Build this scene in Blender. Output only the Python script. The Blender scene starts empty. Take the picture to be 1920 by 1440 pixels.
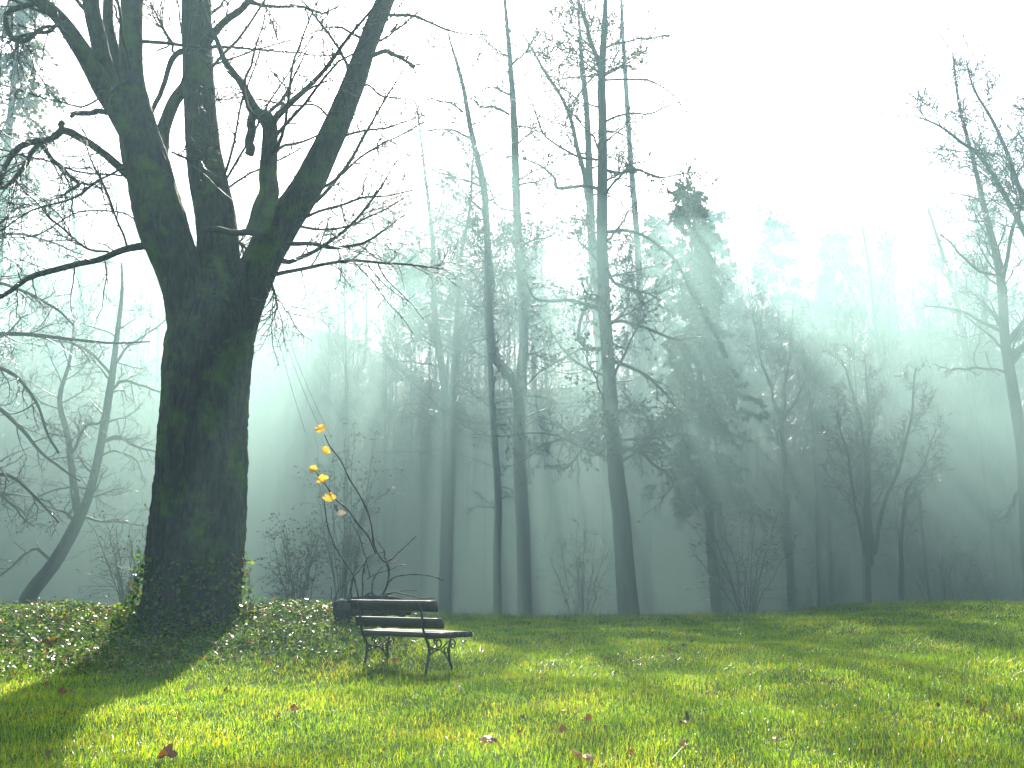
import bpy, math, random
import numpy as np
from mathutils import Vector

# ------------------------------------------------------------------ camera, sky, sun, exposure
SC = bpy.context.scene
COL = SC.collection
F = 1867.0                       # focal length in pixels of a 1920 px wide picture
CAM_Z = 1.0
PITCH = math.atan(372.0 / F)
SUN_AZ, SUN_EL = math.radians(-3.5), math.radians(38.5)

cam = bpy.data.cameras.new('camera')
cam.sensor_width = 36.0
cam.lens = 36.0 * F / 1920.0
cam.clip_start, cam.clip_end = 0.05, 2000.0
cam_ob = bpy.data.objects.new('camera', cam)
cam_ob.location = (0, 0, CAM_Z)
cam_ob.rotation_euler = (math.radians(90) + PITCH, 0, 0)
COL.objects.link(cam_ob)
SC.camera = cam_ob

world = bpy.data.worlds.new('World')
SC.world = world
world.use_nodes = True
wn = world.node_tree
bg = wn.nodes['Background']
sky = wn.nodes.new('ShaderNodeTexSky')
sky.sky_type = 'NISHITA'
sky.sun_disc = False
sky.sun_elevation = SUN_EL
sky.sun_rotation = SUN_AZ
sky.air_density = 1.0
sky.dust_density = 3.0
wn.links.new(sky.outputs[0], bg.inputs[0])
bg.inputs[1].default_value = 0.11

sun = bpy.data.lights.new('sun', 'SUN')
sun.energy = 5.0
sun.angle = math.radians(0.9)
sun.color = (1.0, 0.93, 0.80)
sun_ob = bpy.data.objects.new('sun', sun)
S_DIR = Vector((math.sin(SUN_AZ) * math.cos(SUN_EL), math.cos(SUN_AZ) * math.cos(SUN_EL), math.sin(SUN_EL)))
sun_ob.rotation_euler = S_DIR.to_track_quat('Z', 'Y').to_euler()
COL.objects.link(sun_ob)

HAZE_DENSITY, HAZE_G, HAZE_COLOR = 0.0028, 0.42, (0.38, 0.62, 0.68)
MIST_G, MIST_COLOR = 0.52, (0.255, 0.40, 0.38)
SC.view_settings.view_transform = 'Standard'
SC.view_settings.look = 'None'
SC.view_settings.exposure = 2.25
SC.view_settings.gamma = 1.0
SC.view_settings.use_curve_mapping = False
SC.cycles.use_denoising = True
SC.cycles.volume_bounces = 0
SC.cycles.max_bounces = 6
SC.cycles.transmission_bounces = 3
SC.cycles.sample_clamp_indirect = 4.0

# ------------------------------------------------------------------ helpers
CP, SP = math.cos(PITCH), math.sin(PITCH)
rng = np.random.default_rng(11)

def at(px, py, d):
    """The place at depth d (metres along +Y) that shows at pixel px, py of the 1920x1440 photograph."""
    x, y = (px - 960.0) / F, (720.0 - py) / F
    t = d / (CP - y * SP)
    return np.array((x * t, d, CAM_Z + t * (SP + y * CP)))

def sstep(a, b, v):
    t = np.clip((v - a) / (b - a), 0, 1)
    return t * t * (3 - 2 * t)

_ty = np.linspace(-40, 400, 4401)
_tz = np.interp(_ty, [-40, 0, 5, 9, 12, 17, 21, 24, 28, 33, 45, 54, 70, 88, 110, 150, 400], [-.5, -.3, -.16, -.02, .05, .2, .3, .16, -.7, -1.4, -1.6, -0.6, 7.0, 16.0, 25.0, 30.0, 30.0])
_k = np.hanning(31); _k /= _k.sum()
_tz = np.convolve(np.pad(_tz, 15, mode='edge'), _k, mode='valid')

def ground(x, y):
    x, y = np.asarray(x, float), np.asarray(y, float)
    z = np.interp(y, _ty, _tz)
    z = z + .30 * sstep(3.5, 9.5, x) * sstep(12, 19, y) * (1 - sstep(23, 30, y))
    m = sstep(10.2, 13.9, y) * (1 - sstep(14.6, 18.5, y)) * (1 - sstep(-2.7, .5, x))
    z = z + .48 * m
    near = 1 - sstep(24, 40, y)
    z = z + near * (.022 * np.sin(1.3 * x + .7 * y + 1) + .018 * np.sin(2.1 * y - .9 * x) + .012 * np.sin(3.7 * x + 2.9 * y + 2) + .008 * np.sin(6.1 * x - 5.3 * y))
    z = z + (1 - near) * (.25 * np.sin(.31 * x + .2 * y) + .2 * np.sin(.17 * y - .23 * x + 2))
    z = z + 3.5 * sstep(62, 100, y) * (np.sin(.085 * x + .03 * y + .6) + .5 * np.sin(.19 * x - .06 * y))
    return z

def gz(x, y):
    return float(ground(x, y))

def tag(o, label=None, category=None, group=None, kind=None):
    for k, v in (('label', label), ('category', category), ('group', group), ('kind', kind)):
        if v: o[k] = v
    return o

def new_mesh(name, V, polys, smooth=True):
    """polys: list of int arrays (n, k)."""
    V = np.asarray(V, np.float32)
    me = bpy.data.meshes.new(name)
    me.vertices.add(len(V)); me.vertices.foreach_set('co', V.ravel())
    polys = [np.asarray(p, np.int32) for p in polys if len(p)]
    tot = np.concatenate([np.full(len(p), p.shape[1], np.int32) for p in polys])
    loops = np.concatenate([p.ravel() for p in polys])
    start = np.concatenate(([0], np.cumsum(tot)[:-1])).astype(np.int32)
    me.loops.add(len(loops)); me.loops.foreach_set('vertex_index', loops)
    me.polygons.add(len(tot)); me.polygons.foreach_set('loop_start', start)
    if smooth: me.polygons.foreach_set('use_smooth', np.ones(len(tot), bool))
    me.update(calc_edges=True)
    return me

def obj(name, me, mat=None, parent=None, loc=None):
    o = bpy.data.objects.new(name, me)
    COL.objects.link(o)
    if mat is not None and not me.materials: me.materials.append(mat)
    if parent is not None: o.parent = parent
    if loc is not None: o.location = loc
    return o

def empty(name, loc=(0, 0, 0), rotz=0.0):
    o = bpy.data.objects.new(name, None)
    o.empty_display_size = .1
    o.location = loc; o.rotation_euler = (0, 0, rotz)
    COL.objects.link(o)
    return o

def merge(chunks):
    """[(V, quads, tris)] -> one."""
    Vs, Q, T, n = [], [], [], 0
    for V, q, t in chunks:
        Vs.append(V)
        if len(q): Q.append(np.asarray(q) + n)
        if len(t): T.append(np.asarray(t) + n)
        n += len(V)
    return np.concatenate(Vs), (np.concatenate(Q) if Q else np.zeros((0, 4), int)), (np.concatenate(T) if T else np.zeros((0, 3), int))

def mesh_of(name, chunks, smooth=True):
    V, q, t = merge(chunks)
    return new_mesh(name, V, [q, t], smooth)

def norm(v):
    return v / np.maximum(np.linalg.norm(v, axis=-1, keepdims=True), 1e-9)

def tubes(P, R, S=4, disp=None):
    """Closed-tip tubes along N polylines. P (N,K,3), R (N,K)."""
    P, R = np.asarray(P, float), np.asarray(R, float)
    if P.ndim == 2: P, R = P[None], R[None]
    N, K, _ = P.shape
    T = norm(np.gradient(P, axis=1))
    mean = norm(T.mean(axis=1))
    ref = np.eye(3)[np.argmin(np.abs(mean), axis=1)][:, None, :]
    n1 = norm(np.cross(T, np.broadcast_to(ref, T.shape)))
    n2 = np.cross(T, n1)
    a = np.arange(S) * 2 * math.pi / S
    ring = np.cos(a)[None, None, :, None] * n1[:, :, None, :] + np.sin(a)[None, None, :, None] * n2[:, :, None, :]
    rr = R[:, :, None, None]
    if disp is not None: rr = rr * disp(P, a)[..., None]
    V = (P[:, :, None, :] + ring * rr).reshape(-1, 3)
    base = (np.arange(N) * K * S)[:, None, None]
    k = (np.arange(K - 1) * S)[None, :, None]
    s = np.arange(S)[None, None, :]
    s2 = (s + 1) % S
    q = np.stack([base + k + s, base + k + s2, base + k + S + s2, base + k + S + s], -1).reshape(-1, 4)
    tipP = P[:, -1] + T[:, -1] * R[:, -1:] * .5
    tip = len(V) + np.arange(N)
    V = np.concatenate([V, tipP])
    lb = (base[:, 0, 0] + (K - 1) * S)[:, None]
    sa = np.arange(S)[None]
    t = np.stack([lb + sa, lb + (sa + 1) % S, np.broadcast_to(tip[:, None], (N, S))], -1).reshape(-1, 3)
    return V, q, t

def catmull(pts, K):
    p = np.asarray(pts, float)
    n = len(p)
    e = np.concatenate([2 * p[:1] - p[1:2], p, 2 * p[-1:] - p[-2:-1]])
    L = np.concatenate(([0], np.cumsum(np.linalg.norm(np.diff(p[:, :3], axis=0), axis=1))))
    u = np.interp(np.linspace(0, L[-1], K), L, np.arange(n))
    i = np.minimum(u.astype(int), n - 2); t = (u - i)[:, None]
    a, b, c, d = e[i], e[i + 1], e[i + 2], e[i + 3]
    return .5 * (2 * b + (c - a) * t + (2 * a - 5 * b + 4 * c - d) * t * t + (3 * b - a - 3 * c + d) * t ** 3)

def line(pts, d, K=24, d_end=None, wob=0.0):
    """Pixel polyline [(px, py, radius px)] at depth d (to d_end) -> smooth points (K,3), radii (K)."""
    n = len(pts)
    ds = np.linspace(d, d if d_end is None else d_end, n)
    w = np.array([list(at(x, y, dd)) + [r * dd / F] for (x, y, r), dd in zip(pts, ds)])
    c = catmull(w, K)
    if wob:
        s = np.linspace(0, 1, K)[:, None]
        ph = rng.uniform(0, 6.28, (4, 3))
        for j in range(4):
            c[:, :3] += wob / (j + 1) * np.sin(s * (5 + 6 * j) + ph[j]) * np.minimum(1, s * 6)
    return c[:, :3], np.maximum(c[:, 3], .002)

def spawn(P, R, n, t0=.2, t1=1.0, ang=60, ang_sd=12, L=1.0, L_top=None, rfac=.5, rmax=9, rmin=.003, K=6, wob=.12, grav=0.0, flat=0.0, side=None, lsd=.25, pw=1.0):
    """n side shoots on each polyline; lengths run from L at t0 to L_top at t1."""
    N, K0, _ = P.shape
    t = (rng.random((N, n)) * .9 + np.arange(n)[None] + .05) / n
    t = t0 + (t1 - t0) * t ** pw
    u = t * (K0 - 1)
    i = np.minimum(u.astype(int), K0 - 2); f = (u - i)[..., None]
    r = np.arange(N)[:, None]
    pos = P[r, i] * (1 - f) + P[r, i + 1] * f
    rad = R[r, i] * (1 - f[..., 0]) + R[r, i + 1] * f[..., 0]
    T = norm(P[r, i + 1] - P[r, i])
    h = norm(np.cross(T, rng.normal(size=T.shape)))
    if flat: h = norm(h * np.array((1, 1, 1 - flat)))
    if side is not None: h = norm(h + np.asarray(side))
    a = np.radians(rng.normal(ang, ang_sd, (N, n)))[..., None]
    D = norm(T * np.cos(a) + h * np.sin(a))
    if L_top is None: L_top = L
    ln = (L + (L_top - L) * ((t - t0) / max(t1 - t0, 1e-6))) * np.exp(rng.normal(0, lsd, (N, n)))
    M = N * n
    pos, D, ln, rad = pos.reshape(M, 3), D.reshape(M, 3), ln.reshape(M), rad.reshape(M)
    out = np.empty((M, K, 3)); out[:, 0] = pos
    w = rng.normal(0, wob, (M, K, 3))
    for k in range(1, K):
        D = norm(D + w[:, k] + np.array((0, 0, grav)))
        out[:, k] = out[:, k - 1] + D * (ln / (K - 1))[:, None]
    r0 = np.clip(rad * rfac, rmin, rmax)
    RR = r0[:, None] + (np.minimum(r0 * .35, rmin * .9)[:, None] - r0[:, None]) * np.linspace(0, 1, K)[None]
    return out, np.maximum(RR, rmin * .6)

def leaf_cloud(C, D, Nn, size, fold=.25, wid=.42):
    """Folded leaf of 2 faces each: C centre of the base, D direction, Nn normal, size length."""
    D = norm(D); W = norm(np.cross(D, Nn)); Nn = np.cross(W, D)
    s = np.asarray(size)[:, None]
    a, b = C, C + D * s
    m = C + D * s * .45 + Nn * s * fold
    l, r = m + W * s * wid, m - W * s * wid
    V = np.stack([a, l, b, r], 1).reshape(-1, 3)
    i = np.arange(len(C))[:, None] * 4
    return V, np.zeros((0, 4), int), np.concatenate([i + [0, 2, 1], i + [0, 3, 2]])

def points_on(P, n):
    """n random points on the polylines and the local direction."""
    N, K, _ = P.shape
    r = rng.integers(0, N, n); i = rng.integers(0, K - 1, n); f = rng.random((n, 1))
    return P[r, i] * (1 - f) + P[r, i + 1] * f, norm(P[r, i + 1] - P[r, i])

# ------------------------------------------------------------------ materials
def mat(name):
    m = bpy.data.materials.new(name); m.use_nodes = True
    return m, m.node_tree, m.node_tree.nodes['Principled BSDF']

def nd(nt, kind, **kw):
    n = nt.nodes.new(kind)
    for k, v in kw.items():
        if k in n.inputs: n.inputs[k].default_value = v
        else: setattr(n, k, v)
    return n

def ramp(nt, fac, stops):
    r = nt.nodes.new('ShaderNodeValToRGB')
    e = r.color_ramp.elements
    while len(e) < len(stops): e.new(.5)
    for el, (p, c) in zip(e, stops):
        el.position = p; el.color = (*c, 1)
    nt.links.new(fac, r.inputs[0])
    return r.outputs[0]

def bark_mat(name, c0, c1, moss=None, rough=.85, scale=1.0, bump=.6, moss_at=.52):
    m, nt, b = mat(name)
    tc = nd(nt, 'ShaderNodeTexCoord')
    mp = nd(nt, 'ShaderNodeMapping'); mp.inputs['Scale'].default_value = (7 * scale, 7 * scale, 1.3 * scale)
    nt.links.new(tc.outputs['Object'], mp.inputs[0])
    n1 = nd(nt, 'ShaderNodeTexNoise', Scale=3.0, Detail=8.0, Roughness=.65)
    nt.links.new(mp.outputs[0], n1.inputs['Vector'])
    v1 = nd(nt, 'ShaderNodeTexVoronoi', Scale=2.6); v1.feature = 'DISTANCE_TO_EDGE'
    nt.links.new(mp.outputs[0], v1.inputs['Vector'])
    col = ramp(nt, n1.outputs[0], [(.3, c0), (.72, c1)])
    if moss:
        n2 = nd(nt, 'ShaderNodeTexNoise', Scale=1.7 * scale, Detail=7.0, Roughness=.7)
        nt.links.new(tc.outputs['Object'], n2.inputs['Vector'])
        k = ramp(nt, n2.outputs[0], [(moss_at, (0, 0, 0)), (moss_at + .14, (1, 1, 1))])
        mx = nd(nt, 'ShaderNodeMix', data_type='RGBA')
        nt.links.new(k, mx.inputs[0]); nt.links.new(col, mx.inputs[6]); mx.inputs[7].default_value = (*moss, 1)
        col = mx.outputs[2]
    nt.links.new(col, b.inputs['Base Color'])
    b.inputs['Roughness'].default_value = rough
    b.inputs['Specular IOR Level'].default_value = .25 if rough > .4 else .5
    ad = nd(nt, 'ShaderNodeMath', operation='ADD')
    nt.links.new(n1.outputs[0], ad.inputs[0]); nt.links.new(v1.outputs[0], ad.inputs[1])
    bp = nd(nt, 'ShaderNodeBump', Strength=bump, Distance=.03)
    nt.links.new(ad.outputs[0], bp.inputs['Height']); nt.links.new(bp.outputs[0], b.inputs['Normal'])
    return m

def leaf_mat(name, stops, rough=.35, trans=.5, tcol=1.6, island=True, spec=.5):
    m, nt, b = mat(name)
    g = nd(nt, 'ShaderNodeNewGeometry')
    col = ramp(nt, g.outputs['Random Per Island'], stops)
    nt.links.new(col, b.inputs['Base Color'])
    b.inputs['Roughness'].default_value = rough
    b.inputs['Specular IOR Level'].default_value = spec
    tr = nd(nt, 'ShaderNodeBsdfTranslucent')
    sc = nd(nt, 'ShaderNodeMix', data_type='RGBA', blend_type='MULTIPLY')
    sc.inputs[0].default_value = 1.0
    nt.links.new(col, sc.inputs[6]); sc.inputs[7].default_value = (tcol, tcol, tcol * .6, 1)
    nt.links.new(sc.outputs[2], tr.inputs['Color'])
    mx = nd(nt, 'ShaderNodeMixShader'); mx.inputs[0].default_value = trans
    nt.links.new(b.outputs[0], mx.inputs[1]); nt.links.new(tr.outputs[0], mx.inputs[2])
    nt.links.new(mx.outputs[0], nt.nodes['Material Output'].inputs['Surface'])
    return m

M = {}
M['bark_big'] = bark_mat('mossy_bark', (.009, .009, .010), (.052, .045, .036), (.050, .085, .014), scale=1.0, bump=1.0, moss_at=.50)
M['bark_twig'] = bark_mat('twig_bark', (.012, .010, .009), (.035, .03, .025), None, .5, 2.0, .2)
M['bark_dark'] = bark_mat('dark_bark', (.012, .012, .011), (.05, .045, .038), (.035, .05, .015), scale=.8, bump=.5, moss_at=.56)
M['bark_wet'] = bark_mat('wet_twig_bark', (.03, .025, .02), (.08, .065, .045), None, .3, 2.0, .1)
M['bark_birch'] = bark_mat('birch_bark', (.12, .115, .10), (.62, .6, .55), None, .6, .7, .3)
M['needles'] = leaf_mat('spruce_needles', [(0, (.012, .03, .014)), (.6, (.022, .05, .02)), (1, (.04, .07, .025))], .5, .25)
M['larch'] = leaf_mat('larch_needles', [(0, (.05, .055, .02)), (1, (.09, .085, .03))], .5, .4)
M['shrub_leaf'] = leaf_mat('shrub_leaf', [(0, (.06, .08, .02)), (.6, (.11, .11, .03)), (1, (.17, .12, .03))], .12, .45)
M['cone'] = leaf_mat('alder_cone', [(0, (.02, .016, .012)), (1, (.06, .045, .03))], .5, .1)
M['ivy'] = leaf_mat('ivy_leaf', [(0, (.014, .036, .007)), (.5, (.03, .062, .009)), (.85, (.08, .105, .012)), (.92, (.11, .075, .02)), (1, (.08, .03, .012))], .28, .55, 2.8, spec=.25)
M['grass'] = leaf_mat('grass_blade', [(0, (.045, .095, .003)), (.5, (.095, .145, .003)), (.85, (.15, .165, .004)), (1, (.19, .16, .012))], .28, .66, 2.9, spec=.3)

def grass_patches():
    m = M['grass']; nt = m.node_tree
    rp = [n for n in nt.nodes if n.type == 'VALTORGB'][0]
    geo = [n for n in nt.nodes if n.type == 'NEW_GEOMETRY'][0]
    tc = nd(nt, 'ShaderNodeTexCoord')
    n1 = nd(nt, 'ShaderNodeTexNoise', Scale=.9, Detail=6.0, Roughness=.65)
    nt.links.new(tc.outputs['Object'], n1.inputs['Vector'])
    mm = nd(nt, 'ShaderNodeMapRange'); mm.inputs[1].default_value, mm.inputs[2].default_value = .32, .68
    mm.inputs[3].default_value, mm.inputs[4].default_value = -.38, .26
    nt.links.new(n1.outputs[0], mm.inputs[0])
    ad = nd(nt, 'ShaderNodeMath', operation='ADD'); ad.use_clamp = True
    nt.links.new(geo.outputs['Random Per Island'], ad.inputs[0]); nt.links.new(mm.outputs[0], ad.inputs[1])
    nt.links.new(ad.outputs[0], rp.inputs[0])
grass_patches()

def ground_mat():
    m, nt, b = mat('meadow_soil')
    tc = nd(nt, 'ShaderNodeTexCoord')
    sx = nd(nt, 'ShaderNodeSeparateXYZ'); nt.links.new(tc.outputs['Object'], sx.inputs[0])
    n1 = nd(nt, 'ShaderNodeTexNoise', Scale=9.0, Detail=8.0, Roughness=.7)
    n2 = nd(nt, 'ShaderNodeTexNoise', Scale=1.2, Detail=6.0)
    for n in (n1, n2): nt.links.new(tc.outputs['Object'], n.inputs['Vector'])
    lawn = ramp(nt, n1.outputs[0], [(.3, (.018, .038, .005)), (.7, (.045, .085, .010))])
    litter = ramp(nt, n1.outputs[0], [(.3, (.03, .028, .014)), (.7, (.085, .065, .035))])
    mr = nd(nt, 'ShaderNodeMapRange'); mr.inputs[1].default_value = 24; mr.inputs[2].default_value = 30
    ad = nd(nt, 'ShaderNodeMath', operation='MULTIPLY_ADD'); ad.inputs[1].default_value = 5.0
    nt.links.new(n2.outputs[0], ad.inputs[0]); nt.links.new(sx.outputs[1], ad.inputs[2])
    nt.links.new(ad.outputs[0], mr.inputs[0])
    mx = nd(nt, 'ShaderNodeMix', data_type='RGBA')
    nt.links.new(mr.outputs[0], mx.inputs[0]); nt.links.new(lawn, mx.inputs[6]); nt.links.new(litter, mx.inputs[7])
    nt.links.new(mx.outputs[2], b.inputs['Base Color'])
    b.inputs['Roughness'].default_value = .9
    b.inputs['Specular IOR Level'].default_value = .05
    bp = nd(nt, 'ShaderNodeBump', Strength=.6, Distance=.03)
    nt.links.new(n1.outputs[0], bp.inputs['Height']); nt.links.new(bp.outputs[0], b.inputs['Normal'])
    return m
M['ground'] = ground_mat()

def wood_mat():
    m, nt, b = mat('weathered_plank')
    tc = nd(nt, 'ShaderNodeTexCoord')
    mp = nd(nt, 'ShaderNodeMapping'); mp.inputs['Scale'].default_value = (1.5, 30, 30)
    nt.links.new(tc.outputs['Object'], mp.inputs[0])
    n = nd(nt, 'ShaderNodeTexNoise', Scale=2.0, Detail=7.0, Roughness=.6); nt.links.new(mp.outputs[0], n.inputs['Vector'])
    col = ramp(nt, n.outputs[0], [(.3, (.009, .006, .006)), (.7, (.028, .016, .012))])
    nt.links.new(col, b.inputs['Base Color'])
    b.inputs['Roughness'].default_value = .34
    b.inputs['Specular IOR Level'].default_value = .3
    bp = nd(nt, 'ShaderNodeBump', Strength=.35, Distance=.004)
    nt.links.new(n.outputs[0], bp.inputs['Height']); nt.links.new(bp.outputs[0], b.inputs['Normal'])
    return m
M['wood'] = wood_mat()

def simple(name, c, rough, metal=0.0, noise=30):
    m, nt, b = mat(name)
    n = nd(nt, 'ShaderNodeTexNoise', Scale=noise, Detail=4.0)
    col = ramp(nt, n.outputs[0], [(.3, tuple(x * .7 for x in c)), (.7, tuple(x * 1.3 for x in c))])
    nt.links.new(col, b.inputs['Base Color'])
    b.inputs['Roughness'].default_value = rough; b.inputs['Metallic'].default_value = metal
    return m
M['iron'] = simple('painted_cast_iron', (.010, .011, .013), .45)
M['cord'] = simple('grey_cord', (.12, .12, .11), .7)

def dry_leaf(name, c, trans=.35, tcol=1.5):
    m, nt, b = mat(name)
    n = nd(nt, 'ShaderNodeTexNoise', Scale=35.0, Detail=4.0)
    tc = nd(nt, 'ShaderNodeTexCoord'); nt.links.new(tc.outputs['Object'], n.inputs['Vector'])
    col = ramp(nt, n.outputs[0], [(.3, tuple(x * .6 for x in c)), (.65, c)])
    nt.links.new(col, b.inputs['Base Color']); b.inputs['Roughness'].default_value = .4
    tr = nd(nt, 'ShaderNodeBsdfTranslucent')
    sc = nd(nt, 'ShaderNodeMix', data_type='RGBA', blend_type='MULTIPLY'); sc.inputs[0].default_value = 1
    nt.links.new(col, sc.inputs[6]); sc.inputs[7].default_value = (tcol, tcol, tcol, 1)
    nt.links.new(sc.outputs[2], tr.inputs['Color'])
    mx = nd(nt, 'ShaderNodeMixShader'); mx.inputs[0].default_value = trans
    nt.links.new(b.outputs[0], mx.inputs[1]); nt.links.new(tr.outputs[0], mx.inputs[2])
    nt.links.new(mx.outputs[0], nt.nodes['Material Output'].inputs['Surface'])
    return m
M['leaf_yellow'] = dry_leaf('yellow_vine_leaf', (.46, .27, .02), .55, 1.5)
M['leaf_brown'] = dry_leaf('brown_dry_leaf', (.16, .07, .03))
M['leaf_rust'] = dry_leaf('rust_dry_leaf', (.17, .065, .018), .35)
M['leaf_pale'] = dry_leaf('pale_dry_leaf', (.26, .21, .15))
M['leaf_dark'] = dry_leaf('dark_dry_leaf', (.05, .03, .02), .2)

# ------------------------------------------------------------------ ground
def ground_sheet():
    ys = np.concatenate([np.arange(-14, 4, 1.0), np.arange(4, 26, .2), np.arange(26, 60, 1.0), np.arange(60, 186, 6.0)])
    xs = np.concatenate([np.arange(-140, -16, 6.0), np.arange(-16, 16, .2), np.arange(16, 146, 6.0)])
    X, Y = np.meshgrid(xs, ys)
    V = np.stack([X, Y, ground(X, Y)], -1).reshape(-1, 3)
    nx = len(xs)
    i = (np.arange(len(ys) - 1)[:, None] * nx + np.arange(nx - 1)[None]).ravel()
    q = np.stack([i, i + 1, i + nx + 1, i + nx], -1)
    return obj('ground', new_mesh('ground', V, [q]), M['ground'])
tag(ground_sheet(), kind='structure', label='rolling meadow ground with the wooded hollow behind it')

def haze_box():
    x0, x1, y0, y1, z0, z1 = -150, 150, -20, 190, -5.0, 52.0
    V = [(x, y, z) for z in (z0, z1) for y in (y0, y1) for x in (x0, x1)]
    q = [(0, 2, 3, 1), (4, 5, 7, 6), (0, 1, 5, 4), (2, 6, 7, 3), (0, 4, 6, 2), (1, 3, 7, 5)]
    m = bpy.data.materials.new('haze'); m.use_nodes = True
    nt = m.node_tree; nt.nodes.remove(nt.nodes['Principled BSDF'])
    v = nd(nt, 'ShaderNodeVolumePrincipled')
    v.inputs['Color'].default_value = (*HAZE_COLOR, 1)
    v.inputs['Density'].default_value = HAZE_DENSITY
    v.inputs['Anisotropy'].default_value = HAZE_G
    nt.links.new(v.outputs[0], nt.nodes['Material Output'].inputs['Volume'])
    return obj('haze', new_mesh('haze', V, [q], False), m)
tag(haze_box(), kind='stuff', label='thin morning haze over the meadow and the wood')

def mist_layer(reach, top, mid, density):
    """One lens of ground mist lying in the hollow behind the meadow, of even density."""
    nu, nv = 160, 40
    u = np.linspace(0, 2 * math.pi, nu, endpoint=False); v = np.linspace(-.5 * math.pi + .12, .5 * math.pi - .12, nv)
    U, W = np.meshgrid(u, v)
    V = np.stack([125 * np.cos(W) * np.cos(U), mid + reach * np.cos(W) * np.sin(U), -1 + np.where(W < 0, 2.5, top) * np.sin(W)], -1).reshape(-1, 3)
    lump = 1 + .12 * np.sin(V[:, 0] * .21 + 1.0 + .06 * V[:, 1] + top) + .06 * np.sin(V[:, 0] * .37 + .21 * V[:, 1] + 2.0 + top) + .05 * np.sin(V[:, 1] * .3 - V[:, 0] * .3)
    V[:, 2] *= np.where(V[:, 2] > 0, lump, 1)
    i = np.arange(nv - 1)[:, None] * nu; k = np.arange(nu)[None]; k2 = (k + 1) % nu
    q = np.stack([i + k, i + k2, i + nu + k2, i + nu + k], -1).reshape(-1, 4)
    caps = [list(range(nu - 1, -1, -1)), list(range((nv - 1) * nu, nv * nu))]
    m = bpy.data.materials.new('mist'); m.use_nodes = True
    nt = m.node_tree; nt.nodes.remove(nt.nodes['Principled BSDF'])
    vo = nd(nt, 'ShaderNodeVolumePrincipled')
    vo.inputs['Color'].default_value = (*MIST_COLOR, 1)
    vo.inputs['Density'].default_value = density
    vo.inputs['Anisotropy'].default_value = MIST_G
    nt.links.new(vo.outputs[0], nt.nodes['Material Output'].inputs['Volume'])
    return obj('mist_bank', new_mesh('mist_bank', V, [q, np.array(caps)], False), m)
MIST = [(9.5, 14.0, 27.8, .036, 'thin upper layer of the mist lying in the wooded hollow'), (8.5, 10.5, 27.6, .065, 'middle layer of the mist lying in the wooded hollow'), (7.5, 7.0, 27.5, .075, 'thick low layer of the mist lying in the wooded hollow')]
for r_, t_, m_, d_, l_ in MIST: tag(mist_layer(r_, t_, m_, d_), kind='stuff', label=l_)

# ------------------------------------------------------------------ the big tree
def vnoise(p, seed=0):
    """Cheap smooth noise of points (...,3), about -1..1."""
    r = np.random.default_rng(seed)
    out = np.zeros(p.shape[:-1])
    for j in range(7):
        k = r.normal(size=3) * (1.0 + .35 * j); ph = r.uniform(0, 6.28)
        out += np.sin((p * k).sum(-1) * 1.6 + ph + 1.3 * np.sin((p * np.roll(k, 1)).sum(-1) + ph * 2)) / 7 * 1.8
    return out

def bark_disp(amp, zs=1.2, ns=22.0, seed=3, knots=0.0):
    def f(P, a):
        N, K, _ = P.shape
        ang = np.stack([np.cos(a), np.sin(a)], -1)
        pts = np.empty((N, K, len(a), 3))
        pts[..., 0] = ang[None, None, :, 0] * ns * .25
        pts[..., 1] = ang[None, None, :, 1] * ns * .25
        pts[..., 2] = P[..., 2][:, :, None] * zs
        n = 1 - np.abs(vnoise(pts, seed)) * 2
        n2 = vnoise(pts * np.array((2.3, 2.3, 3.5)), seed + 1)
        n3 = vnoise(pts * np.array((.35, .35, .6)), seed + 2)
        n4 = vnoise(pts * np.array((4.0, 4.0, 9.0)), seed + 4)
        return 1 + amp * (.45 * n + .4 * n2 + knots * n3 + .3 * n4)
    return f

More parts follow.
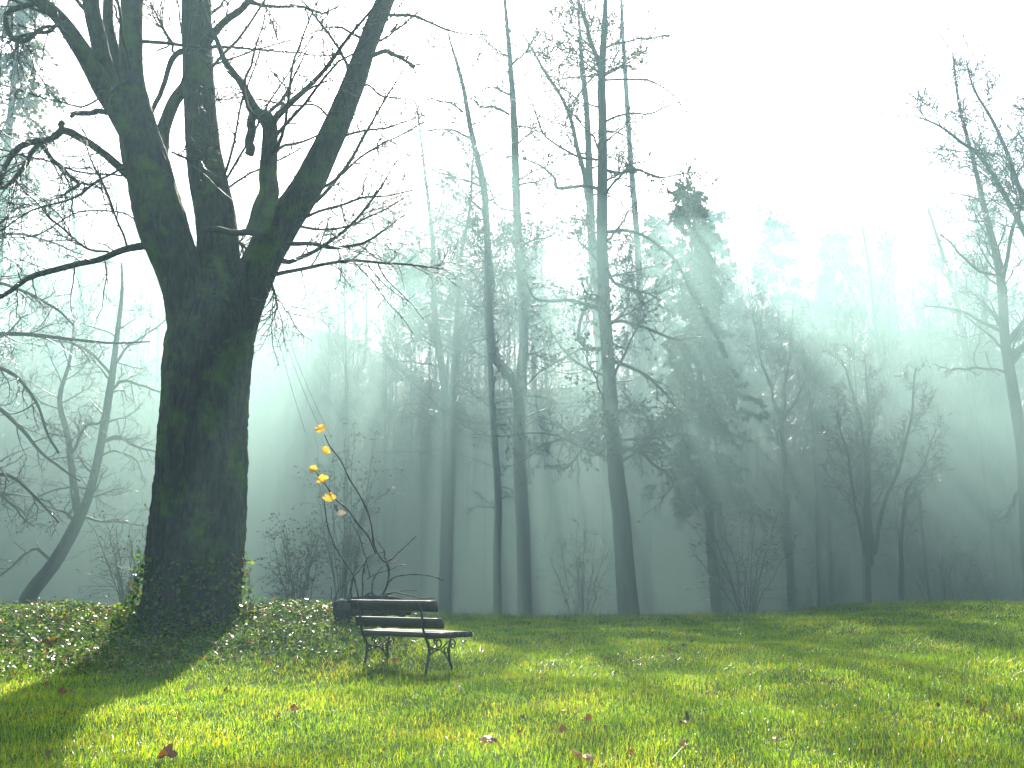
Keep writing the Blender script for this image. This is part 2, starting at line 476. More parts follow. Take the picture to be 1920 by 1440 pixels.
TD = 13.5
def big_tree():
    root = empty('big_tree', (*at(352, 1180, TD)[:2], 0))
    root.location.z = gz(root.location.x, root.location.y)
    tag(root, 'massive mossy old tree with many thick limbs at left on the ivy mound', 'tree')
    def put(name, me, m, parent=None, kind=None):
        o = obj(name, me, m, root if parent is None else parent)
        if parent is None: o.location = -root.location
        if kind: o['kind'] = kind
        return o
    # trunk
    P, R = line([(343, 1225, 118), (348, 1190, 93), (361, 1100, 86), (370, 1000, 85.5), (378, 900, 82.5), (382, 800, 79.5), (388, 700, 80), (393, 640, 80), (397, 590, 66), (399, 540, 46), (400, 490, 28), (400, 455, 10)], TD, 150)
    bd = bark_disp(.05, 1.0, 34, 3, .5)
    def tdisp(PP, a):
        z = PP[..., 2][:, :, None]
        low = np.clip((1.7 - z) / 1.4, 0, 1) ** 2
        return bd(PP, a) * (1 + low * .10 * np.cos(5 * a + .6)[None, None])
    trunk = put('trunk', mesh_of('trunk', [tubes(P, R, 150, tdisp)]), M['bark_big'])
    limbs = []
    def limb(pts, d0, d1, K=60, S=40, amp=.045, wob=.02, name='limb'):
        p, r = line(pts, d0, K, d1, wob)
        limbs.append((p, r))
        return put(name, mesh_of(name, [tubes(p, r, S, bark_disp(amp, 1.6, 20, 5 + len(limbs), .8))]), M['bark_big'])
    limb([(378, 700, 58), (362, 600, 53), (337, 520, 43), (305, 420, 48), (284, 335, 45), (264, 265, 40), (251, 160, 25), (247, 60, 22.5), (246, -60, 21), (240, -260, 15)], TD - .05, TD - .6, 90)
    limb([(262, 285, 24), (238, 225, 22), (205, 150, 18), (184, 75, 16.5), (170, 0, 16), (150, -140, 12)], TD - .3, TD - 1.2)
    limb([(244, 230, 14), (226, 150, 11.5), (212, 75, 10.5), (206, 0, 10), (196, -160, 7)], TD - .4, TD - .2)
    limb([(254, 262, 26), (218, 200, 22), (182, 140, 20), (150, 92, 18), (112, 42, 15), (70, 5, 13), (10, -35, 10), (-70, -70, 7)], TD - .4, TD - 2.0)
    limb([(396, 720, 58), (404, 590, 47), (405, 480, 41), (401, 400, 38), (390, 330, 37), (381, 265, 33.5), (376, 200, 31.5), (373, 100, 30.5), (372, 0, 29), (368, -240, 20)], TD + .1, TD + .2, 90)
    limb([(405, 690, 58), (436, 600, 48), (480, 505, 36), (518, 428, 36), (564, 360, 31), (598, 298, 28), (629, 235, 25.5), (660, 160, 22.5), (690, 80, 20), (724, 0, 18.5), (790, -170, 12)], TD, TD + .6, 90)
    limb([(484, 440, 25), (492, 395, 22), (503, 335, 18.5), (508, 275, 16), (507, 235, 15.5), (497, 216, 16)], TD - .2, TD - .4, 40)
    limb([(299, 310, 15), (304, 268, 14), (321, 215, 12.5), (346, 160, 11), (372, 110, 9)], TD + .1, TD + .5, 30)
    # traced branches: each a part of its own, twigs joined per tree
    spec = [
        ([(500, 218, 12), (480, 216, 10), (470, 228, 9), (468, 258, 9), (469, 290, 9.5)], -.5, -.6),
        ([(492, 222, 10), (476, 200, 9), (455, 165, 8), (434, 135, 7.5), (415, 100, 6), (404, 72, 5), (385, 20, 4), (372, -40, 3)], -.45, -.7),
        ([(512, 228, 7), (547, 187, 6), (580, 157, 5), (633, 98, 4), (672, 52, 3), (730, -10, 2)], -.4, -.9),
        ([(380, 100, 9), (402, 58, 8), (443, 27, 7), (470, 0, 6.5), (520, -50, 4)], -.3, -.8),
        ([(468, 4, 5), (500, 9, 3.5), (560, 14, 3), (600, 24, 2), (640, 10, 1.2)], -.75, -1.4),
        ([(284, 212, 4), (296, 185, 5), (312, 147, 5), (322, 112, 5.5), (340, 98, 6), (352, 98, 6)], .2, .3),
        ([(324, 98, 3), (316, 70, 2.6), (300, 40, 2), (280, 0, 1.5)], .25, .1),
        ([(242, 330, 9), (190, 285, 7.5), (152, 258, 7.5), (122, 242, 8.5), (100, 258, 6.5), (60, 264, 6.5), (30, 278, 6), (12, 305, 5), (0, 345, 4), (-20, 380, 3)], -.4, -1.4),
        ([(120, 246, 7), (113, 233, 6), (110, 234, 5)], -.9, -.9),
        ([(72, 270, 5), (45, 312, 4.5), (15, 345, 4), (-10, 356, 3)], -1.1, -1.6),
        ([(78, 272, 4.5), (100, 305, 4.5), (128, 328, 4), (146, 342, 4), (132, 356, 2.5), (112, 370, 1.2)], -1.1, -1.0),
        ([(215, 208, 5.5), (180, 210, 5.5), (150, 214, 5), (134, 217, 4)], -.5, -1.1),
        ([(278, 460, 8), (245, 466, 7), (215, 474, 6.5), (180, 484, 6), (150, 490, 6), (110, 502, 5.5), (60, 520, 5), (20, 548, 4.5), (-20, 568, 4), (-90, 590, 3)], -.3, -1.6),
        ([(238, 462, 2.6), (228, 430, 2.4), (205, 380, 2.2), (182, 325, 2), (168, 290, 1.3), (150, 250, .8)], -.7, -1.0),
        ([(204, 472, 2.6), (165, 468, 2.2), (130, 445, 2.2), (95, 412, 1.8), (72, 380, 1.3), (40, 350, .9)], -.9, -1.4),
        ([(378, 432, 6.5), (420, 432, 6), (450, 435, 6.5), (482, 436, 8)], -.75, -.55),
        ([(442, 448, 3), (462, 466, 2.6)], .2, .1),
        ([(538, 456, 5), (580, 460, 4), (630, 463, 3.4), (680, 452, 2.6), (722, 430, 2), (770, 400, 1)], -.1, -.8),
        ([(510, 516, 4), (560, 506, 3.6), (610, 492, 3.2), (660, 486, 2.6), (720, 492, 2.2), (780, 500, 1.8), (830, 505, 1)], 0, -1.2),
        ([(528, 488, 6), (545, 492, 5), (568, 482, 4.4), (600, 462, 3.6), (650, 425, 3), (700, 370, 2.2), (745, 300, 1.2)], -.3, -1.4),
        ([(555, 405, 4.6), (600, 372, 4), (640, 320, 3.6), (680, 255, 3), (710, 205, 2.3), (745, 148, 1.5), (765, 115, .9)], .2, -.4),
        ([(575, 372, 3), (620, 340, 2.6), (680, 290, 2.3), (740, 260, 1.8), (800, 230, 1)], .5, 1.0),
        ([(560, 412, 3.2), (610, 395, 2.8), (670, 372, 2.4), (730, 365, 1.8), (790, 352, 1)], .1, -.4),
        ([(610, 282, 3), (660, 250, 2.6), (720, 240, 2.2), (770, 222, 1.5), (810, 215, .8)], .4, 1.2),
        ([(548, 420, 3), (600, 430, 2.6), (660, 420, 2.2), (720, 392, 1.8), (770, 368, .9)], .3, 1.6),
        ([(696, 104, 5), (722, 97, 5), (745, 106, 4), (762, 116, 3.6), (774, 124, 3)], .4, .2),
        ([(690, 100, 3), (712, 78, 2.4), (745, 52, 2), (790, 20, 1.2)], .5, .9),
        ([(655, 172, 2.6), (690, 160, 2.2), (720, 180, 1.6), (760, 182, .9)], .5, 1.1),
        ([(420, 330, 3), (436, 280, 2.6), (450, 215, 2.2), (476, 130, 1.7), (500, 40, 1)], -.3, -1.0),
        ([(422, 340, 2.6), (450, 290, 2.4), (500, 200, 2), (560, 110, 1.5), (620, 20, .9)], .2, .6),
        ([(424, 356, 2.6), (470, 325, 2.2), (520, 300, 1.8), (570, 275, 1.2)], .4, 1.3),
        ([(295, 95, 2), (316, 80, 2), (300, 50, 1.7), (283, 10, 1.2)], .2, .5),
        ([(400, 75, 2), (425, 30, 1.8), (440, -20, 1.2)], .2, .5),
        ([(62, 8, 6), (18, 20, 6), (12, 45, 6), (22, 70, 6), (50, 70, 5), (85, 50, 3.5), (112, 52, 2)], -1.9, -1.8),
        ([(112, 45, 4), (70, 60, 4), (30, 72, 3), (18, 85, 2)], -1.6, -1.8),
        ([(240, 150, 3), (200, 175, 2), (150, 200, 1.8), (90, 190, 1.2), (30, 165, .8)], -.9, -2.2),
        ([(235, 310, 2.6), (180, 345, 2.2), (120, 380, 2), (50, 400, 1.6), (-20, 440, 1)], -.8, -2.4),
        ([(230, 330, 2.2), (150, 320, 2), (80, 300, 1.8), (20, 285, 1.4), (-40, 270, 1)], -.6, -1.0),
        ([(275, 440, 2), (230, 400, 1.8), (150, 395, 1.6), (70, 440, 1.2), (0, 450, .8)], -.2, .6),
        ([(507, 530, 2.4), (514, 548, 2.2), (517, 575, 1.8), (519, 600, 1.2)], -.3, -.3),
        ([(630, 240, 2.6), (595, 200, 2.2), (540, 198, 2), (480, 186, 1.4)], .5, 1.2),
        ([(322, 285, 2.4), (350, 292, 2.2), (380, 300, 1.8), (388, 270, 1.2)], -.6, -.9),
    ]
    tw_src, bm = [], {}
    for j, (pts, a, b) in enumerate(spec):
        p, r = line(pts, TD + a, 22, TD + b, .016)
        nm = 'branch'
        put(nm, mesh_of(nm, [tubes(p, r, 9, bark_disp(.10, 5, 12, 20 + j, .8))]), M['bark_dark'])
        if pts[-1][2] < 3.2: tw_src.append((p, r))
    P1 = np.stack([p for p, r in tw_src]); R1 = np.stack([r for p, r in tw_src])
    a, ra = spawn(P1, R1, 15, .15, 1.0, 46, 14, 1.05, .45, .6, .010, .0062, 9, .16, .012)
    b, rb = spawn(a, ra, 6, .12, 1.0, 48, 14, .36, .18, .6, .007, .0046, 5, .18, .0)
    c, rc = spawn(b[::2], rb[::2], 3, .2, 1.0, 50, 14, .13, .08, .7, .005, .0040, 3, .16, .0)
    # crown above and around the frame, carried by the big limbs
    LP = np.stack([catmull(p, 30) for p, r in limbs]); LR = np.stack([np.interp(np.linspace(0, 1, 30), np.linspace(0, 1, len(r)), r) for p, r in limbs])
    a2, ra2 = spawn(LP, LR, 6, .55, 1.0, 55, 12, 2.6, 2.2, .28, .03, .006, 14, .13, .02)
    a3, ra3 = spawn(a2, ra2, 8, .2, 1.0, 45, 14, .9, .5, .5, .010, .006, 7, .16, .01)
    a4, ra4 = spawn(a3, ra3, 4, .2, 1.0, 45, 14, .32, .2, .6, .006, .0045, 4, .18, 0)
    put('twigs', mesh_of('twigs', [tubes(a, ra, 4), tubes(b, rb, 3), tubes(c, rc, 3), tubes(a2, ra2, 6), tubes(a3, ra3, 4), tubes(a4, ra4, 3)]), M['bark_twig'], kind='stuff')
    return root
big_tree()

# ------------------------------------------------------------------ the other trees
DEEP = 1.17
def tree(name, label, d, stems, branches=(), grow=(), m='bark_dark', group=None, cat='tree', wob=.05, crown_m=None, leaves=0, leaf_m=None, leaf_size=(.04, .08)):
    """stems: pixel polylines (trunk first); branches: traced ones; grow: list of spawn settings for the crown levels."""
    d = d * DEEP
    lines = []
    for s in stems:
        dd = s[1] if isinstance(s, tuple) and not isinstance(s[1], tuple) else 0
        pts = s[0] if isinstance(s, tuple) and not isinstance(s[1], tuple) else s
        p, r = line(pts, d, 40, d + dd, wob)
        r = np.maximum(r * .74, .012)
        lines.append((p, r))
    base = lines[0][0][0]
    root = empty(name, (base[0], base[1], gz(base[0], base[1])))
    tag(root, label, cat, group)
    off = -np.array(root.location)
    for j, (p, r) in enumerate(lines):
        if j == 0:
            g = root.location.z - .15
            if p[0, 2] > g:   # carry the trunk down to the ground
                foot = np.array((p[0, 0], p[0, 1], g)); k = 8
                ext = foot + (p[0] - foot) * np.linspace(0, 1, k)[:, None]
                p = np.concatenate([ext[:-1], p]); r = np.concatenate([np.linspace(r[0] * 1.35, r[0], k)[:-1], r])
        nm = 'trunk' if j == 0 else 'stem'
        obj(nm, mesh_of(nm, [tubes(p + off, r, 14, bark_disp(.05, 2.0, 14, j, .8))]), M[m], root)
    src = list(lines)
    tr = []
    for pts in branches:
        p, r = line(pts, d, 24, d + rng.uniform(-1.2, 1.2), wob * .6)
        r = np.maximum(r * .72, .01)
        obj('branch', mesh_of('branch', [tubes(p + off, r, 8, bark_disp(.06, 3, 12, 9, .8))]), M[m], root)
        tr.append((p, r))
    P = np.stack([catmull(p, 40) for p, r in src]); R = np.stack([np.interp(np.linspace(0, 1, 40), np.linspace(0, 1, len(r)), r) for p, r in src])
    out = []
    cur, cr = P, R
    for lv, g in enumerate(grow):
        cur, cr = spawn(cur, cr, **g)
        if lv == 0 and tr:
            TP = np.stack([catmull(p, cur.shape[1]) for p, r in tr]); TR = np.stack([np.interp(np.linspace(0, 1, cur.shape[1]), np.linspace(0, 1, len(r)), r) for p, r in tr])
            n0 = len(cur)
            out.append(tubes(cur + off, cr, 6))
            cur = np.concatenate([cur, TP]); cr = np.concatenate([cr, TR])
        else:
            out.append(tubes(cur + off, cr, 6 if lv == 0 else (4 if lv == 1 else 3)))
    if out:
        c = obj('crown', mesh_of('crown', out), M[crown_m or 'bark_twig'], root); c['kind'] = 'stuff'
    if leaves:
        C, D = points_on(cur, leaves)
        low = (C[:, 2] < 13.5) & ((vnoise(C * .42, 78) > .02) | (leaf_m != 'cone'))
        C, D = C[low], D[low]; leaves = len(C)
        D2 = norm(D + rng.normal(0, .8, D.shape)); N2 = rng.normal(size=D.shape)
        lv = obj('leaves', mesh_of('leaves', [leaf_cloud(C + off, D2, N2, rng.uniform(*leaf_size, leaves))], False), M[leaf_m], root); lv['kind'] = 'stuff'
    return root

def alder(n=26, L=2.6, t0=.3, n2=9, n3=6, g=.0, ang=72, rt=.011, pw=1.3):
    return [dict(n=n, t0=t0, t1=1, ang=ang, ang_sd=12, L=L, L_top=L * .35, rfac=.3, rmax=.05, rmin=.012, K=12, wob=.17, grav=g, flat=.2, pw=pw),
            dict(n=n2, t0=.2, t1=1, ang=50, ang_sd=14, L=L * .36, L_top=L * .2, rfac=.55, rmax=.018, rmin=rt * 1.15, K=7, wob=.2, grav=.0),
            dict(n=n3, t0=.1, t1=1, ang=50, ang_sd=16, L=L * .15, L_top=L * .09, rfac=.6, rmax=.012, rmin=rt, K=3, wob=.22, grav=-.02)]

tree('alder_tree', 'hazy forked tree with three slim stems between big mossy tree and middle pair', 30,
     [[(832, 1150, 17), (840, 1000, 16), (843, 850, 14), (832, 720, 10), (818, 600, 8), (812, 500, 7), (800, 380, 5), (788, 270, 3), (780, 200, 2)],
      ([(846, 850, 10), (850, 700, 8), (853, 600, 6.5), (866, 480, 5), (880, 380, 3.5), (890, 290, 2)], .4),
      ([(824, 660, 6), (800, 600, 5), (760, 540, 4), (725, 480, 3), (700, 420, 2)], 1.5)],
     [[(838, 780, 4), (800, 740, 3.6), (760, 700, 3), (715, 660, 2)], [(840, 880, 3.5), (800, 850, 3), (750, 845, 2.5), (700, 850, 1.5)]], alder(34, 3.2, .3, 9, 6), leaves=22000, leaf_m='cone', leaf_size=(.05, .11))
tree('alder_tree', 'thin dark straight tree just left of the forked middle tree', 26,
     [[(933, 1150, 11), (928, 900, 9), (921, 750, 7.5), (916, 600, 5.5), (913, 500, 4.5), (909, 400, 3), (905, 330, 2)]], (), alder(26, 1.5, .2, 6, 4))
tree('alder_tree', 'tall tree forking low into two long curving stems in the middle', 27,
     [[(984, 1150, 19), (979, 950, 17), (974, 800, 16), (976, 725, 15), (985, 640, 12.5), (984, 560, 12), (975, 450, 11.5), (967, 340, 10.5), (962, 230, 9.5), (955, 130, 7.5), (948, 40, 5.5), (940, -60, 3)],
      ([(974, 770, 13), (966, 722, 12.5), (940, 688, 11.5), (922, 630, 10.5), (915, 550, 10), (910, 450, 9.5), (904, 350, 9), (886, 255, 7.5), (872, 170, 6), (858, 110, 4.5), (844, 62, 2.5)], -.8)],
     [[(955, 215, 4), (930, 202, 4), (905, 198, 3), (880, 185, 2)], [(960, 182, 3.4), (930, 165, 3), (905, 170, 2)], [(868, 210, 3.4), (840, 190, 3), (800, 188, 2)],
      [(962, 120, 3), (985, 95, 2.6), (1010, 60, 1.8)], [(955, 108, 2.6), (930, 90, 2.2), (905, 78, 1.4)], [(888, 260, 4), (850, 247, 3.4), (790, 245, 2.4), (740, 240, 1.4)], [(905, 350, 3.4), (870, 340, 3), (820, 320, 2.4), (780, 300, 1.4)]],
     alder(34, 2.5, .25, 10, 7, pw=1.7), leaves=15000, leaf_m='cone', leaf_size=(.05, .11))
tree('alder_tree', 'tallest dark trunk with crooked mossy branches right of the middle', 24,
     [[(1178, 1150, 27), (1165, 980, 23), (1153, 860, 20), (1144, 720, 17.5), (1138, 600, 16.5), (1136, 480, 15.5), (1133, 350, 14), (1128, 230, 12), (1127, 150, 11), (1132, 60, 8), (1135, -40, 5), (1138, -110, 2)],
      ([(1128, 200, 8), (1120, 120, 7), (1100, 60, 6), (1086, 0, 4), (1076, -70, 2)], -.8)],
     [[(1135, 580, 6), (1101, 574, 6), (1066, 564, 5.5), (1032, 564, 4.5), (1005, 557, 3.5), (982, 519, 2.5), (960, 480, 1.5)],
      [(1138, 652, 6), (1105, 654, 5.5), (1086, 633, 5), (1092, 595, 4.5), (1102, 549, 3.5), (1110, 510, 2)],
      [(1148, 603, 5), (1177, 603, 4.6), (1234, 626, 4), (1272, 639, 3), (1310, 632, 1.6)],
      [(1152, 679, 5), (1189, 690, 4.6), (1223, 710, 4), (1265, 760, 3), (1320, 820, 1.6)],
      [(1142, 752, 5.5), (1124, 767, 5), (1097, 790, 4.6), (1059, 820, 3.8), (1024, 832, 2.5), (990, 850, 1.5)],
      [(1145, 785, 4), (1115, 800, 3.6), (1090, 845, 3), (1065, 880, 2)],
      [(1160, 838, 5.5), (1200, 845, 4.6), (1227, 870, 4), (1253, 885, 3.4), (1263, 908, 2.4), (1240, 940, 1.4)],
      [(1132, 360, 6), (1107, 348, 5.5), (1047, 352, 5), (1043, 337, 4.4), (1010, 312, 3.2), (975, 296, 1.8)],
      [(1133, 318, 5), (1160, 325, 4.6), (1200, 318, 3.6), (1250, 330, 2.6), (1310, 322, 1.4)],
      [(1137, 435, 5.5), (1180, 432, 5), (1225, 452, 4.4), (1265, 490, 3.4), (1300, 560, 2)],
      [(1136, 500, 5), (1160, 535, 4.4), (1200, 545, 3.8), (1240, 565, 2.8)],
      [(1130, 230, 4), (1170, 215, 3.4), (1220, 212, 2.6), (1275, 190, 1.6), (1300, 180, 1)],
      [(1135, 90, 3.6), (1180, 75, 3), (1230, 68, 2.4), (1280, 60, 1.4)], [(1130, 150, 3.4), (1190, 150, 3), (1240, 165, 2.2), (1320, 235, 1)],
      [(1120, 300, 4), (1080, 290, 3.6), (1020, 250, 2.8), (990, 180, 1.8)]],
     alder(38, 2.8, .2, 10, 6, pw=2.1), leaves=30000, leaf_m='cone', leaf_size=(.05, .11))
tree('alder_tree', 'pale trunk standing close behind the tallest dark trunk', 32,
     [[(1150, 1150, 19), (1136, 900, 15), (1128, 700, 13), (1118, 560, 12), (1111, 450, 11.5), (1108, 350, 10.5), (1103, 230, 8.5), (1096, 150, 6.5), (1088, 60, 4), (1082, -30, 2)],
      ([(1106, 390, 9), (1086, 290, 6.5), (1060, 205, 5), (1025, 140, 4), (983, 65, 2.5)], -1)], (), alder(24, 2.8, .3, 9, 6, pw=1.6), leaves=2000, leaf_m='cone', leaf_size=(.05, .10))
tree('alder_tree', 'faint straight trunk beyond, just left of the hazy spruce', 42,
     [[(1216, 1150, 13), (1207, 850, 11.5), (1202, 650, 10), (1195, 450, 8.5), (1185, 300, 7.5), (1175, 150, 6.5), (1166, 20, 5), (1160, -100, 3)]], (), alder(30, 3.2, .4, 7, 5))
tree('young_tree', 'short bare tree with fan of fine twigs beside the spruce foot', 27,
     [[(1484, 1150, 8), (1472, 950, 7), (1468, 850, 6.5), (1465, 770, 6)],
      ([(1465, 800, 5), (1472, 720, 4), (1485, 640, 3), (1490, 570, 1.6)], .4), ([(1466, 800, 4.4), (1445, 730, 3.6), (1425, 670, 2.6), (1415, 600, 1.5)], -.5),
      ([(1466, 790, 4.4), (1500, 735, 3.6), (1530, 690, 2.6), (1548, 640, 1.5)], -.3)], (), alder(14, 1.5, .35, 8, 5, .05, 45), m='bark_dark')
tree('young_tree', 'many stemmed young tree rising from the grass edge on the right', 23,
     [[(1630, 1150, 7), (1627, 1000, 6.4), (1626, 900, 5.6), (1616, 790, 4.6), (1592, 720, 3), (1572, 670, 1.8)],
      ([(1634, 1060, 6), (1633, 900, 5), (1626, 780, 4), (1622, 680, 2)], .3), ([(1640, 1040, 5.6), (1662, 930, 4.8), (1690, 850, 4), (1712, 760, 3), (1720, 690, 1.6)], -.4),
      ([(1622, 1040, 5), (1605, 930, 4), (1585, 840, 3), (1565, 770, 1.8)], -.6), ([(1690, 1140, 6), (1688, 1010, 5), (1695, 930, 4), (1730, 870, 3), (1762, 800, 1.6)], .5)],
     (), alder(14, 1.3, .3, 7, 4, .06, 38), crown_m='bark_wet', leaves=160, leaf_m='shrub_leaf')
tree('young_tree', 'slender hazy tree with open fan top right of centre', 38,
     [[(1672, 1150, 8), (1664, 850, 6.6), (1652, 680, 5.4), (1635, 560, 4.4), (1622, 470, 3), (1612, 400, 1.6)], ([(1640, 600, 3.4), (1660, 520, 2.6), (1672, 450, 1.4)], .5), ([(1645, 640, 3), (1600, 560, 2.4), (1572, 490, 1.3)], .5)],
     (), alder(18, 2.0, .35, 7, 4, .05, 50))
tree('alder_tree', 'bare tree splitting into two upright limbs near the right edge', 30,
     [[(1826, 1150, 15), (1823, 900, 12), (1819, 750, 11), (1816, 690, 11), (1806, 640, 8), (1790, 560, 6), (1764, 470, 4.4), (1742, 395, 2.4)],
      ([(1818, 710, 9), (1836, 630, 8), (1850, 550, 6), (1858, 470, 4.6), (1866, 380, 2.4)], -.6)], (), alder(22, 2.4, .35, 8, 5, .03, 58))
tree('alder_tree', 'large leaning bare tree cut by the right edge of the view', 23,
     [[(1935, 1150, 17), (1917, 900, 14.5), (1897, 740, 13.5), (1882, 640, 12.5), (1873, 520, 11), (1850, 410, 8), (1828, 300, 5.6), (1803, 200, 4), (1788, 100, 2)],
      ([(1884, 650, 10), (1940, 570, 9), (1945, 490, 8.5), (1920, 440, 7.5), (1883, 378, 6.5), (1843, 297, 5), (1809, 265, 4), (1766, 231, 2.8), (1710, 209, 1.4)], -1.5),
      ([(1888, 680, 10), (1965, 590, 9), (1968, 460, 8), (1922, 365, 6), (1888, 284, 5), (1862, 222, 4), (1830, 165, 2.6), (1815, 110, 1.4)], -1.0),
      ([(1876, 560, 6), (1900, 440, 5), (1925, 330, 4), (1950, 200, 2.5)], -1.2)],
     [[(1888, 628, 5), (1845, 602, 4.4), (1790, 580, 3.4), (1735, 576, 2)], [(1874, 520, 4), (1820, 495, 3.4), (1765, 440, 2)], [(1890, 700, 4), (1860, 690, 3.6), (1800, 690, 2.6), (1770, 700, 1.5)],
      [(1912, 920, 5), (1895, 955, 4.6), (1882, 968, 4)]],
     alder(22, 2.2, .4, 8, 5, .03, 52))
tree('leaning_tree', 'crooked tree leaning right behind the left mound', 21,
     [[(40, 1155, 20), (62, 1110, 18.5), (100, 1060, 17), (140, 985, 15), (165, 930, 11), (185, 840, 10), (205, 720, 9), (215, 650, 7), (225, 570, 5), (226, 490, 2.5)],
      ([(148, 970, 11), (140, 900, 9), (126, 800, 7.5), (113, 725, 5.6), (130, 650, 3.4), (135, 590, 2)], 1.0)],
     [[(207, 700, 4), (160, 650, 3.6), (110, 640, 3), (60, 632, 2)], [(200, 745, 4), (225, 714, 3.6), (265, 725, 3), (310, 740, 2)], [(190, 830, 4), (215, 822, 3.6), (265, 840, 3), (320, 850, 2)],
      [(210, 690, 4), (240, 650, 3.4), (290, 620, 2.4), (330, 580, 1.4)], [(136, 850, 3.6), (160, 800, 3), (195, 790, 2.4)], [(100, 1055, 4), (60, 1030, 3.4), (20, 1065, 2.4), (-20, 1085, 1.6)]],
     alder(18, 1.7, .25, 9, 6, .0, 60, .0065), crown_m='bark_wet')
tree('branchy_tree', 'dense twiggy tree at the left edge with low spreading branches', 18.5,
     [[(-120, 1160, 26), (-110, 950, 22), (-95, 780, 18), (-80, 600, 13), (-60, 430, 8), (-50, 300, 4)]],
     [[(-90, 640, 7), (0, 625, 6), (80, 628, 5), (200, 642, 3), (280, 640, 1.6)], [(-100, 800, 7), (-20, 760, 6), (40, 800, 5), (90, 860, 3.4), (150, 900, 2)], [(-100, 700, 6), (0, 690, 5), (60, 740, 4), (110, 850, 3)],
      [(-105, 860, 6), (-30, 890, 5), (40, 900, 4), (110, 980, 2)], [(-80, 560, 6), (0, 530, 5), (70, 560, 4), (140, 610, 2.4)], [(-80, 500, 5), (0, 440, 4), (80, 450, 3), (160, 480, 1.6)]],
     alder(16, 2.4, .15, 9, 7, .0, 70, .0065), crown_m='bark_wet', leaves=700, leaf_m='shrub_leaf', leaf_size=(.03, .06))
tree('birch_tree', 'slim white birch trunk glimpsed behind the leaning tree', 36,
     [[(160, 1150, 8), (158, 850, 7.5), (155, 640, 7), (148, 520, 6), (140, 420, 4), (138, 320, 2)]], (), alder(18, 2.2, .35, 7, 5, -.03, 50), m='bark_birch')

# spruces and the larch
def conifer(name, label, px, d, top_y, width, droop=-.10, n=95, t0=.18, needles='needles', density=1.0, ltop=.14, base_y=1150, group=None, lean=0.0, up=True, nsize=.16, z_base=None, lod=1.0):
    top = at(px, top_y, d)
    bx = top[0] + lean
    gb = gz(bx, d)
    root = empty(name, (bx, d, gb))
    tag(root, label, 'tree', group)
    H = top[2] - gb
    s = np.linspace(0, 1, 40)[:, None]
    p = np.concatenate([(-lean) * s, 0 * s + .15 * np.sin(s * 5), s * H - .2], 1)
    r = (1 - s[:, 0]) * H * .012 + .02
    obj('trunk', mesh_of('trunk', [tubes(p, r, 12, bark_disp(.05, 2, 14, 2, .8))]), M['bark_dark'], root)
    b, rb = spawn(p[None], r[None], int(n * lod), t0, .995, 82 if droop < 0 else 65, 9, width, width * ltop, .35, .05, .014, 12, .07, droop, .3, lsd=.2)
    b[:, :, 2] += .0
    c, rc = spawn(b, rb, int(12 * lod), .12, 1.0, 58, 10, width * .30, width * .10, .5, .012, .008, 5, .10, droop * 1.4, .55)
    br = obj('branches', mesh_of('branches', [tubes(b, rb, 5), tubes(c, rc, 3)]), M['bark_dark'], root); br['kind'] = 'stuff'
    cnt = int(len(c) * 34 * density)
    C, D = points_on(c, cnt)
    D2 = norm(D + rng.normal(0, .55, D.shape) + np.array((0, 0, -.25)))
    f = obj('foliage', mesh_of('foliage', [leaf_cloud(C, D2, rng.normal(size=D.shape), rng.uniform(nsize * .6, nsize * 1.2, cnt), .08, .26)], False), M[needles], root); f['kind'] = 'stuff'
    return root
conifer('spruce_tree', 'dark ragged spruce with drooping boughs right of the tallest trunk', 1287, 31, 338, 2.1, -.09, 110, .30, lean=.5, ltop=.12)
conifer('larch_tree', 'pale hazy larch with hanging needle sprays at upper left', 60, 36, -150, 4.2, -.13, 70, .25, 'larch', .9, nsize=.2)
for j, (px, d, ty, w) in enumerate([(1335, 72, 385, 3.2), (1450, 78, 400, 4.5), (1230, 68, 400, 3.2), (1560, 80, 425, 4.0)]):
    conifer('distant_spruce', ['ghostly distant spruce top nearest the dark ragged spruce', 'wide ghostly distant spruce in the bright gap', 'ghostly distant spruce hidden behind the tall trunks', 'lowest ghostly distant spruce above the right hand wood'][j], px, d, ty, w, -.08, 70, .2, nsize=.4, density=.5, lod=.8, group='ghostly spruces far behind in the mist')

# ------------------------------------------------------------------ far wood: thin trees sharing five shapes
def far_variant(j):
    H = rng.uniform(14, 19)
    s = np.linspace(0, 1, 24)[:, None]
    ph = rng.uniform(0, 6, 2)
    p = np.concatenate([.35 * np.sin(s * 3 + ph[0]) * s, .35 * np.sin(s * 4 + ph[1]) * s, s * H - .3], 1)
    r = (1 - s[:, 0]) * rng.uniform(.09, .15) + .015
    a, ra = spawn(p[None], r[None], 26, .3, 1.0, 40, 9, 3.4, 1.2, .4, .04, .014, 9, .10, .06)
    b, rb = spawn(a, ra, 8, .2, 1.0, 38, 12, 1.2, .6, .5, .016, .010, 6, .12, .05)
    c, rc = spawn(b, rb, 6, .2, 1.0, 40, 12, .75, .4, .7, .013, .010, 3, .12, .03)
    root = empty('wood_tree')
    obj('trunk', mesh_of('trunk', [tubes(p, r, 8)]), M['bark_dark'], root)
    o = obj('crown', mesh_of('crown', [tubes(a, ra, 4), tubes(b, rb, 3), tubes(c, rc, 3)]), M['bark_wet'], root); o['kind'] = 'stuff'
    return root
variants = [far_variant(j) for j in range(5)]
def copy_tree(src, loc, rotz, sc):
    r = src.copy(); COL.objects.link(r)
    r.location, r.rotation_euler, r.scale = loc, (0, 0, rotz), (sc, sc, sc)
    for ch in src.children:
        c = ch.copy(); COL.objects.link(c); c.parent = r
    return r
spots = []
